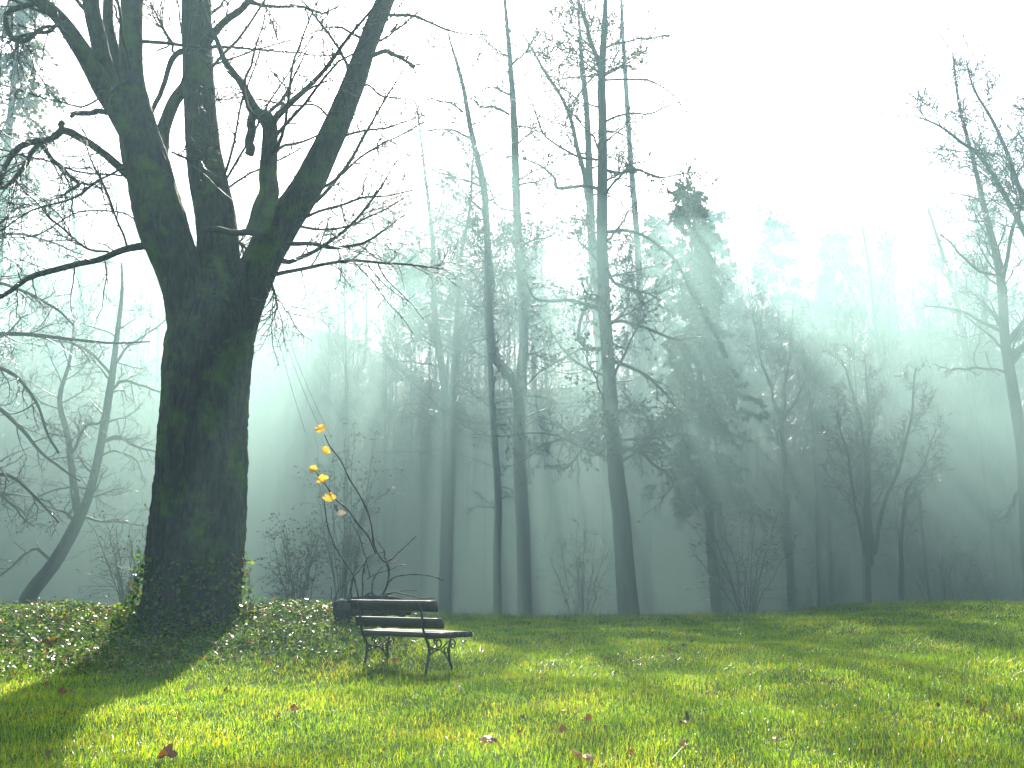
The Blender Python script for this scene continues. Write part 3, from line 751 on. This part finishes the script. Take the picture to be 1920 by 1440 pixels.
for k in range(3000):
    d = 56 + 42 * rng.random() ** .8; px = rng.uniform(-120, 2040)
    x = (px - 960) / F * d
    if all((x - a) ** 2 + (d - b) ** 2 > 1.6 ** 2 for a, b in spots): spots.append((x, d))
    if len(spots) >= 200: break
for k, (x, d) in enumerate(spots):
    loc, rz, scl = (x, d, gz(x, d)), rng.uniform(0, 6.28), rng.uniform(.72, 1.12)
    if k < 5:
        o = variants[k]; o.location, o.rotation_euler, o.scale = loc, (0, 0, rz), (scl, scl, scl)
    else:
        o = copy_tree(variants[k % 5], loc, rz, scl)
    tag(o, 'slim bare tree of the far misty wood behind the meadow', 'tree', 'slim bare trees of the far wood')

for k in range(42):
    d = rng.uniform(31, 43); px = rng.uniform(1330, 1930) if k < 24 else (rng.uniform(470, 800) if k < 32 else rng.uniform(-60, 290))
    x = (px - 960) / F * d
    o = copy_tree(variants[k % 5], (x, d, gz(x, d)), rng.uniform(0, 6.28), rng.uniform(.5, .78))
    if k < 24: tag(o, 'slim bare sapling in the mist at the right hand wood edge', 'tree', 'slim saplings at the right hand wood edge')
    elif k >= 32: tag(o, 'slim bare sapling in the mist behind the crooked leaning tree', 'tree', 'slim saplings behind the leaning tree')
    else: tag(o, 'slim bare sapling in the mist between big tree and middle trunks', 'tree', 'slim saplings behind the bench')

# ------------------------------------------------------------------ shrubs behind the crest
def shrub(name, label, px, d, top_y, spread, n=14, leaves=500, m='bark_wet', leaf_m='shrub_leaf', arch=-.05, twigs=7, size=(.03, .07), group=None):
    d = d * 1.0
    top = at(px, top_y, d)
    x = top[0]; g = gz(x, d); H = top[2] - g
    root = empty(name, (x, d, g))
    tag(root, label, 'shrub', group)
    a0 = rng.uniform(0, 6.28, n)
    P = np.zeros((n, 10, 3)); t = np.linspace(0, 1, 10)
    for i in range(n):
        h = H * rng.uniform(.6, 1.05); out = spread * rng.uniform(.25, 1)
        P[i, :, 0] = np.cos(a0[i]) * (out * t ** 1.3 + .1); P[i, :, 1] = np.sin(a0[i]) * (out * t ** 1.3 + .1) * .8
        P[i, :, 2] = h * t - h * .12 * t ** 3 - .1
    P[:, 1:] += np.cumsum(rng.normal(0, .035, (n, 9, 3)), 1)
    R = np.linspace(.014, .005, 10)[None] * np.ones((n, 1))
    obj('stems', mesh_of('stems', [tubes(P, R, 5)]), M[m], root)['kind'] = 'stuff'
    b, rb = spawn(P, R, twigs, .2, 1.0, 48, 14, .9 * spread * .7, .35 * spread, .6, .007, .004, 7, .12, arch)
    c, rc = spawn(b, rb, 4, .2, 1, 45, 14, .3, .16, .7, .006, .004, 4, .14, arch)
    obj('twigs', mesh_of('twigs', [tubes(b, rb, 4), tubes(c, rc, 3)]), M[m], root)['kind'] = 'stuff'
    if leaves:
        C, D = points_on(c, leaves)
        obj('leaves', mesh_of('leaves', [leaf_cloud(C, norm(D + rng.normal(0, .7, D.shape)), rng.normal(size=D.shape), rng.uniform(*size, leaves))], False), M[leaf_m], root)['kind'] = 'stuff'
    return root
shrub('leafy_shrub', 'tall shrub with sparse yellowish leaves behind the vine', 655, 23, 755, 1.2, 16, 900)
shrub('leafy_shrub', 'dewy shrub with small pale leaves between big tree and vine', 565, 21.5, 945, .9, 15, 800)
shrub('arching_shrub', 'bare shrub of arching dewy stems at the middle grass edge', 1390, 24.5, 900, 1.5, 15, 500, arch=-.06, twigs=7)
shrub('arching_shrub', 'low bare shrub under the crooked branches of the tallest trunk', 1085, 27, 930, 1.2, 12, 400, twigs=7)
shrub('undergrowth_shrub', 'brown shrub between many stemmed young tree and right edge tree', 1760, 28, 960, 2.0, 18, 500, twigs=9)
shrub('undergrowth_shrub', 'low brown shrub at the far right foot of the wood', 1870, 29, 985, 1.8, 16, 500, twigs=9)
shrub('undergrowth_shrub', 'low twiggy shrub left of the many stemmed young tree', 1530, 30, 1000, 1.6, 16, 200, twigs=9)
shrub('undergrowth_shrub', 'low hazy shrub behind the forked middle tree', 900, 33, 1000, 1.8, 14, 200, twigs=8)
shrub('undergrowth_shrub', 'dewy twiggy shrub right behind the big tree foot at left', 255, 22, 900, 1.3, 14, 300, twigs=9)

# ------------------------------------------------------------------ bench
def box(sx, sy, sz, c=(0, 0, 0), bev=.004, ripple=0.0, n=10):
    """Bevelled plank along X, made of n slices so that its edges run a little uneven."""
    xs = np.linspace(-sx / 2, sx / 2, n)
    hy, hz = sy / 2, sz / 2
    prof = [(-hy + bev, -hz), (hy - bev, -hz), (hy, -hz + bev), (hy, hz - bev), (hy - bev, hz), (-hy + bev, hz), (-hy, hz - bev), (-hy, -hz + bev)]
    V = np.array([[(x, y, z) for y, z in prof] for x in xs]).reshape(-1, 3)
    if ripple: V[:, 1:] += rng.normal(0, ripple, (n, 1, 2)).repeat(8, 1).reshape(-1, 2)
    V += np.array(c)
    q = []
    for i in range(n - 1):
        for k in range(8): q.append((i * 8 + k, i * 8 + (k + 1) % 8, i * 8 + 8 + (k + 1) % 8, i * 8 + 8 + k))
    caps = [tuple(range(7, -1, -1)), tuple(range((n - 1) * 8, n * 8))]
    return V, np.array(q), np.array(caps)

def bench():
    th = math.radians(36)
    foot = None
    for d in np.linspace(9.5, 11.5, 400):   # the near rear foot stands on the lawn
        p = at(797, 1271, d)
        if foot is None or abs(p[2] - gz(p[0], p[1])) < foot[0]: foot = (abs(p[2] - gz(p[0], p[1])), p)
    p = foot[1]
    root = empty('park_bench', (p[0], p[1], gz(p[0], p[1])), -th)   # local +X along the bench to the right, +Y forward, away
    tag(root, 'old wooden garden bench with scrolled black iron ends seen from behind', 'bench')
    SP_ = .90   # spacing of the two iron ends; local origin at the right rear foot
    def plank(name, x0, x1, y, z, sy, sz, tilt=0.0):
        V, q, caps = box(x1 - x0, sy, sz, (0, 0, 0), .005, .0006)
        me = new_mesh(name, V, [q, caps], False)
        o = obj(name, me, M['wood'], root, ((x0 + x1) / 2, y, z))
        o.rotation_euler = (tilt, 0, 0)
        return o
    ys = [.055, .20, .345]
    for y, z in zip(ys, (.433, .438, .434)): plank('seat_plank', -SP_ - .03, .30, y, z, .132, .055)
    a = math.radians(13)
    plank('backrest_plank', -SP_ - .09, .25, -.025, .556, .036, .105, a)
    plank('backrest_plank', -SP_ - .13, .20, -.068, .731, .036, .115, a)
    W = .024
    for x in (0.0, -SP_):
        def bar(pts, name, parent, w=W, K=20, r0=1.0, r1=1.0):
            c = catmull([(0, u, v) for u, v in pts], K)
            rr = np.linspace(r0, r1, K) * w / 2
            return mesh_of(name, [tubes(c, rr, 8)])
        fr = obj('iron_end', mesh_of('iron_end', [
            tubes(catmull([(0, -.012, -.02), (0, .0, .03), (0, .035, .14), (0, .054, .244), (0, .05, .32), (0, -.004, .41), (0, -.045, .50), (0, -.062, .60), (0, -.088, .72), (0, -.098, .765)], 40), np.linspace(.016, .011, 40), 8),
            tubes(catmull([(0, .475, -.02), (0, .44, .07), (0, .40, .14), (0, .387, .21), (0, .388, .29), (0, .40, .34), (0, .415, .385)], 28), np.linspace(.015, .012, 28), 8),
            tubes(catmull([(0, -.01, .398), (0, .12, .398), (0, .28, .398), (0, .42, .398)], 12), np.full(12, .011), 8),
        ]), M['iron'], root, (x, 0, 0))
        def circ(cu, cv, r, a0=0, a1=2 * math.pi, n=26, shrink=0.0):
            a = np.linspace(a0, a1, n)
            rr = r * (1 - shrink * np.linspace(0, 1, n))
            return np.stack([0 * a, cu + rr * np.cos(a), cv + rr * np.sin(a)], 1)
        sc = [
            catmull([(0, .054, .215), (0, .133, .257), (0, .242, .275), (0, .327, .32), (0, .387, .358), (0, .455, .366), (0, .49, .33), (0, .475, .287), (0, .435, .282), (0, .418, .31), (0, .44, .33), (0, .452, .315)], 60),
            catmull([(0, -.006, .392), (0, .03, .345), (0, .075, .31), (0, .14, .288), (0, .23, .274)], 26),
            catmull([(0, .245, .27), (0, .315, .223), (0, .363, .175), (0, .405, .105)], 20),
            circ(.215, .335, .040), circ(.335, .262, .028), circ(.095, .262, .024), circ(.16, .36, .028, math.pi * .6, math.pi * 2.9, 30, .6),
        ]
        for s in sc: obj('scroll', mesh_of('scroll', [tubes(s, np.full(len(s), .0085), 7)]), M['iron'], fr)
        for y, z in ((-.104, .745), (-.058, .56)):
            t = np.linspace(0, 1, 5)
            obj('bolt', mesh_of('bolt', [tubes(np.stack([0 * t, -.020 * t + y + .008, z + 0 * t], 1), np.array([.014, .016, .015, .011, .004]), 10)]), M['iron'], fr)
        for y in (-.012, .475):
            t = np.linspace(0, 1, 4)
            obj('foot_pad', mesh_of('foot_pad', [tubes(np.stack([0 * t, y + 0 * t, .035 * t - .015], 1), np.array([.030, .028, .020, .012]), 10)]), M['iron'], fr)
    return root
bench()

# ------------------------------------------------------------------ log planter with the vine
VD = 13.2
def planter():
    c = at(702, 1165, VD)
    g = gz(c[0], c[1])
    root = empty('log_planter', (c[0], c[1], g), math.radians(-8))
    tag(root, 'dark hollowed log trough on short feet behind the bench', 'planter')
    K, S = 26, 26
    t = np.linspace(-.47, .47, K)
    rad = .105 * (1 + .10 * np.sin(t * 9 + 1) + .06 * np.sin(t * 23)) * (1 - .18 * (np.abs(t) / .47) ** 6)
    P = np.stack([t, .02 * np.sin(t * 6), .215 + .02 * np.sin(t * 5 + 1)], 1)
    def groove(PP, a):   # flattened hollow on top
        n = bark_disp(.06, 3, 16, 8, .8)(PP, a)
        nn = vnoise(np.stack(np.broadcast_arrays(PP[..., 0][:, :, None] * 9, 3 * np.cos(a)[None, None], 3 * np.sin(a)[None, None]), -1), 5)
        return n * (1 + .05 * nn)
    V, q, tt = tubes(P, rad, S, groove)
    cap0 = np.array([list(range(S - 1, -1, -1))])
    me = new_mesh('trough', V, [q, tt, cap0])
    obj('trough', me, M['bark_dark'], root)
    soil = rng.normal(0, 1, (1,))
    tt_ = np.linspace(-.36, .40, 14)
    mound = tubes(np.stack([tt_, 0 * tt_,   .305 + .03 * np.cos(tt_ * 4)], 1), .05 * np.sqrt(np.clip(1 - (tt_ / .45) ** 2, .05, 1)), 12, bark_disp(.2, 4, 10, 4, .8))
    obj('soil', mesh_of('soil', [mound]), M['bark_dark'], root)
    s = np.linspace(0, 1, 9)
    obj('stump', mesh_of('stump', [tubes(np.stack([-.44 + .015 * np.sin(s * 4), 0 * s, -.06 + .36 * s], 1), .085 + .02 * np.sin(s * 3.1), 16, bark_disp(.12, 6, 10, 16, .8))]), M['bark_dark'], root)
    for x in (-.22, .12, .36):
        s = np.linspace(0, 1, 6)
        obj('foot', mesh_of('foot', [tubes(np.stack([x + .02 * s, 0 * s, .14 - .20 * s], 1), np.linspace(.045, .032, 6), 10, bark_disp(.1, 6, 10, 6, .5))]), M['bark_dark'], root)
    return root
planter()

def maple_leaf(seed, curl=.25):
    """Lobed leaf about 1 unit long, lying in XY with its stalk at the origin."""
    r = np.random.default_rng(seed)
    out = []
    for k in range(22):
        a = math.radians(-160 + 320 * k / 21)
        rad = .5 * (.90 + .11 * math.cos(5 * a)) * (1 + .08 * r.normal()) * (1.12 if abs(a) < .4 else 1)
        out.append((.46 + rad * math.cos(a), rad * math.sin(a)))
    mid = [(x * .52 + .46 * .48, y * .52) for x, y in out]
    pts = np.array([(.46, 0)] + mid + out + [(-.25, .03)])
    x, y = pts[:, 0] - .4, pts[:, 1]
    z = curl * (x * x * r.uniform(-.6, 1.0) + y * y * r.uniform(.4, 1.8)) + .08 * np.sin(7 * y + r.uniform(0, 6)) * curl * 2 + .05 * r.normal(size=len(x))
    V = np.stack([pts[:, 0], pts[:, 1], z], 1); V[0, 2] = 0
    n = 22
    tris = [(0, 1 + k, 2 + k) for k in range(n - 1)] 
    quads = [(1 + k, 1 + n + k, 2 + n + k, 2 + k) for k in range(n - 1)]
    tris.append((1 + n, 1, len(pts) - 1)); tris.append((0, len(pts) - 1, 1)); tris.append((0, n, len(pts) - 1))
    return new_mesh('leaf', V, [np.array(quads), np.array(tris)])

def vine():
    q = lambda x, y: (560 + x / 3.4286, 760 + y / 3.4286)
    base = at(*q(480, 1250), VD)
    root = empty('climbing_vine', tuple(base))
    tag(root, 'bare climbing vine with a few yellow leaves rising from log behind bench', 'vine')
    off = -base
    S = [([(510, 1260), (555, 1185), (576, 1100), (570, 1025), (545, 1010), (490, 910), (470, 770), (435, 660), (385, 560), (325, 465), (268, 350), (205, 265), (168, 185)], 1.25, -.3),
         ([(495, 950), (440, 830), (380, 760), (310, 665), (240, 605), (185, 530), (120, 440), (95, 410)], 1.1, -.2),
         ([(458, 1100), (432, 985), (385, 850), (325, 715)], .7, .1),
         ([(385, 1245), (350, 1090), (290, 1000), (230, 900), (205, 820), (182, 740), (165, 600)], .9, .2),
         ([(565, 1030), (575, 1000), (620, 965), (700, 900), (760, 840)], .9, -.2),
         ([(555, 1190), (590, 1125), (650, 1092), (750, 1085), (850, 1100), (935, 1130)], 1.0, .2),
         ([(520, 1240), (600, 1200), (680, 1215), (780, 1240), (880, 1243)], .9, -.2),
         ([(408, 1250), (410, 1100), (432, 1000), (470, 960), (550, 935), (525, 890), (500, 855)], .9, .3),
         ([(342, 1250), (345, 1130), (400, 1050), (490, 950)], .9, .1),
         ([(478, 1240), (480, 1120), (545, 1030)], 1.0, .2),
         ([(440, 1115), (520, 1070), (600, 1050), (690, 1025)], .7, -.1),
         ([(236, 1330), (240, 1220), (280, 1160), (345, 1115)], .8, .2),
         ([(225, 1350), (216, 1260), (210, 1160)], .7, .0),
         ([(540, 1215), (600, 1205), (680, 1190), (770, 1183)], .7, .2),
         ([(420, 1235), (440, 1215), (480, 1212), (520, 1240)], 1.6, .0),
         ([(570, 1025), (610, 1008), (648, 992)], .7, .1),
         ([(550, 935), (556, 980), (570, 1025)], .8, .0)]
    for pts, r, dz in S:
        pp = [(*q(*p), r * (1 - .55 * k / (len(pts) - 1)) * 1.7) for k, p in enumerate(pts)]
        c, rr = line(pp, VD, 34, VD + dz, .006)
        kn = 1 + .5 * (np.arange(34) % 6 == 0)
        obj('stem', mesh_of('stem', [tubes(c + off, np.maximum(rr * kn, .0034), 6)]), M['bark_twig'], root)
    for k, (x, y, s, mm, dz, rot) in enumerate([(140, 150, 70, 'leaf_yellow', -.3, .3), (172, 290, 62, 'leaf_yellow', -.28, 1.2), (92, 412, 58, 'leaf_yellow', -.2, .9), (152, 475, 66, 'leaf_yellow', -.2, .1),
                                         (197, 590, 70, 'leaf_yellow', -.17, .6), (238, 660, 58, 'leaf_dark', -.12, 1.4), (275, 690, 50, 'leaf_pale', -.12, .5)]):
        p = at(*q(x, y), VD + dz) + off
        o = obj('leaf', maple_leaf(40 + k, .5), M[mm], root)
        sz = s / 3.4286 * VD / F
        o.scale = (sz * 1.05, sz * .95, sz)
        o.rotation_euler = (math.radians(78 + 12 * math.sin(k * 2.3)), rot * .8 - .5, .35 * math.sin(k * 3.1) + (.9 if k in (1, 5) else 0))
        m = o.rotation_euler.to_matrix() @ Vector((.46 * sz, 0, 0))
        o.location = Vector(p) - m
    return root
vine()

for k, (a, b, lab) in enumerate([((500, 540), (573, 812), 'thin cord from the big tree, leftmost of three'), ((506, 546), (598, 800), 'thin cord from the big tree down to the topmost vine leaf'), ((512, 552), (622, 822), 'thin cord from the big tree, rightmost of three')]):
    p0, p1 = at(*a, TD - .5), at(*b, VD - .25)
    t = np.linspace(0, 1, 16)[:, None]
    c = p0 + (p1 - p0) * t; c[:, 2] -= .10 * np.sin(t[:, 0] * math.pi)
    o = obj('cord', mesh_of('cord', [tubes(c, np.full(16, .0028), 5)]), M['cord'])
    tag(o, lab, 'cord', 'cords strung from the big tree to the vine')

# ------------------------------------------------------------------ ivy and ground cover on the mound
def ivy():
    n = 42000
    x = rng.uniform(-10.5, -1.2, n); y = rng.uniform(9.9, 15.6, n)
    px = 960 + x / y * F
    ex = 1 - sstep(-2.3, -.7, x)
    front = 10.5 + .55 * np.sin(x * 1.7) + .25 * np.sin(x * 4.1 + 1) + .9 * sstep(-2.8, -1.3, x) + 0.35 * (1 - sstep(-9, -6, x))
    keep = (rng.random(n) < sstep(0, .9, y - front) * (1 - sstep(14.6, 15.4, y)) * ex)
    clump = .5 + .5 * np.sin(x * 3.1 + 2 * np.sin(y * 2.3)) * np.sin(y * 3.7 + x)
    keep &= rng.random(n) < .45 + .55 * clump
    x, y, clump = x[keep], y[keep], clump[keep]
    hz = rng.random(len(x)) ** 1.5 * (.04 + .12 * clump)
    C = np.stack([x, y, ground(x, y) + .01 + hz], -1)
    a = rng.uniform(0, 6.28, len(x))
    D = np.stack([np.cos(a), np.sin(a), rng.normal(0, .35, len(x))], -1)
    N = norm(np.stack([rng.normal(0, .8, len(x)), rng.normal(-.1, .8, len(x)), np.ones(len(x))], -1))
    s = rng.uniform(.022, .062, len(x))
    ch = [leaf_cloud(C, D, N, s, .10, .45)]
    # thin stalks so that the taller leaves stand on something
    tall = hz > .05
    c0 = C[tall].copy(); c0[:, 2] -= hz[tall] + .02
    Pst = np.stack([c0, (c0 + C[tall]) / 2 + rng.normal(0, .01, c0.shape), C[tall]], 1)
    ch.append(tubes(Pst, np.full(Pst.shape[:2], .0018), 3))
    # leaves climbing the foot of the trunk
    m = 1500
    b = at(350, 1190, TD); a = rng.uniform(0, 6.28, m); h = rng.random(m) ** 2.2 * .85
    rr = np.interp(h, [0, .3, .9], [.86, .68, .64]) + rng.uniform(0, .10, m)
    bx, by = b[0] + .02, TD
    C2 = np.stack([bx + np.cos(a) * rr, by + np.sin(a) * rr, ground(bx + np.cos(a) * rr, by + np.sin(a) * rr) + h], -1)
    N2 = np.stack([np.cos(a), np.sin(a), .5 + 0 * a], -1) + rng.normal(0, .35, (m, 3))
    ch.append(leaf_cloud(C2, rng.normal(0, 1, (m, 3)), norm(N2), rng.uniform(.04, .09, m), .1, .45))
    tag(obj('ivy', mesh_of('ivy', ch, False), M['ivy']), kind='stuff', label='glossy ivy and low plants covering the mound under the big tree')
ivy()

# ------------------------------------------------------------------ grass
def grass():
    def band(y0, y1, dens, wid, h0, h1, far=False):
        half = lambda yy: yy * .52 + 4.6
        area = (half(y0) + half(y1)) * (y1 - y0)
        n = int(area * dens)
        y = rng.uniform(y0, y1, n); x = rng.uniform(-1, 1, n) * half(y)
        cl = .5 + .5 * np.sin(x * 2.3 + 1.5 * np.sin(y * 1.9)) * np.sin(y * 2.9 + np.sin(x * 1.3))
        cl2 = .5 + .5 * np.sin(x * 7.1 + 2 * np.sin(y * 5.3)) * np.sin(y * 8.3 + 2 * np.sin(x * 4.1))
        inivy = (1 - sstep(-2.9, -1.1, x)) * sstep(10.9, 12.0, y) * (1 - sstep(14.6, 15.5, y))
        k = (rng.random(n) > inivy * .85) & (rng.random(n) < np.where(np.abs(x) > y * .52 + .9, .38, 1))
        x, y, cl, cl2 = x[k], y[k], cl[k], cl2[k]; n = len(x)
        h = rng.uniform(h0, h1, n) * (.65 + .5 * cl + .4 * cl2) * np.where(rng.random(n) < .03, 1.6, 1)
        a = rng.uniform(0, 6.28, n); lean = rng.uniform(.1, 1.25, n)
        w = wid * rng.uniform(.7, 1.3, n)
        d = np.stack([np.cos(a), np.sin(a), 0 * a], -1); p = np.stack([-np.sin(a), np.cos(a), 0 * a], -1)
        tw = rng.normal(0, .5, n); p = norm(p + d * tw[:, None])
        b = np.stack([x, y, ground(x, y) - .005], -1)
        up = np.array((0, 0, 1.0))
        m = b + up * (h * .58)[:, None] + d * (h * lean * .35)[:, None]
        t = b + up * (h * np.maximum(.15, 1 - .5 * lean))[:, None] + d * (h * lean)[:, None]
        W = (p * w[:, None]) / 2
        if far: return np.stack([b - W, b + W, t], 1).reshape(-1, 3)
        return np.stack([b - W, b + W, m - W * .85, m + W * .85, t], 1).reshape(-1, 3)
    V = np.concatenate([band(4.3, 7.5, 3600, .0038, .030, .075), band(7.5, 11, 2500, .0048, .030, .078)])
    i = np.arange(len(V) // 5)[:, None] * 5
    W = np.concatenate([band(11, 16, 1500, .008, .035, .085, True), band(16, 26, 700, .012, .035, .095, True), band(20, 25, 90, .010, .08, .24, True), band(4.5, 16, 40, .005, .09, .16, True)])
    j = len(V) + np.arange(len(W) // 3)[:, None] * 3
    V = np.concatenate([V, W])
    o = obj('grass', new_mesh('grass', V, [i + [0, 1, 3, 2], i + [2, 3, 4], j + [0, 1, 2]]), M['grass'])
    tag(o, kind='stuff', label='short dewy grass covering the sunlit meadow')
    print('grass blades', len(V) // 5)
grass()

# ------------------------------------------------------------------ fallen leaves
def on_ground(px, py):
    for d in np.arange(4.5, 24, .03):
        p = at(px, py, d)
        if p[2] <= gz(p[0], p[1]): return p
    return None
meshes = [maple_leaf(80 + k, .9) for k in range(5)]
def fallen(px, py, size, m, label, group, lift=.03, tilt=.35):
    p = on_ground(px, py)
    if p is None: return
    me = meshes[rng.integers(0, 5)]
    o = bpy.data.objects.new('fallen_leaf', me); COL.objects.link(o)
    if not me.materials: me.materials.append(M[m])
    o.material_slots[0].link = 'OBJECT'; o.material_slots[0].material = M[m]
    o.location = (p[0], p[1], gz(p[0], p[1]) + lift)
    o.rotation_euler = (rng.normal(0, tilt), rng.normal(0, tilt), rng.uniform(0, 6.28)); o.scale = (size,) * 3
    tag(o, label, 'leaf', group)
G1 = 'dry leaves scattered over the lawn'
fallen(930, 1404, .12, 'leaf_rust', 'large rust brown leaf at the bottom edge of the lawn, left of centre', G1, .05, .5)
fallen(1110, 1436, .13, 'leaf_rust', 'rust leaf cut by the bottom edge near centre', G1, .04)
fallen(1284, 1366, .11, 'leaf_dark', 'dark curled leaf alone in the lawn right of centre', G1, .05, .6)
fallen(1215, 1168, .2, 'leaf_pale', 'pale dry leaf at the far crest of the lawn', G1, .06, .5)
fallen(298, 1432, .11, 'leaf_rust', 'rust leaf at the bottom edge beside the trunk shadow', G1, .04)
fallen(365, 1298, .10, 'leaf_pale', 'pale leaf in the sun right of the trunk shadow', G1, .05)
fallen(80, 1222, .14, 'leaf_dark', 'dark brown leaf on the ivy slope at left', G1, .14, .5)
fallen(866, 1303, .09, 'leaf_pale', 'pale leaf on the grass just right of the bench shadow', G1, .05)
for k in range(80):
    py = 1175 + 262 * rng.random() ** .8; px = rng.uniform(10, 1910)
    mm = rng.choice(['leaf_brown', 'leaf_brown', 'leaf_rust', 'leaf_dark'])
    col = {'leaf_brown': 'small brown dry leaf lying in the lawn grass', 'leaf_rust': 'small rust orange dry leaf lying in the lawn grass', 'leaf_dark': 'small dark dead leaf lying in the lawn grass'}[mm]
    fallen(px, py, rng.uniform(.04, .075), mm, col, G1, rng.uniform(.008, .04), .6)

print('TRIS', sum(len(m.loops) - 2 * len(m.polygons) for m in bpy.data.meshes))
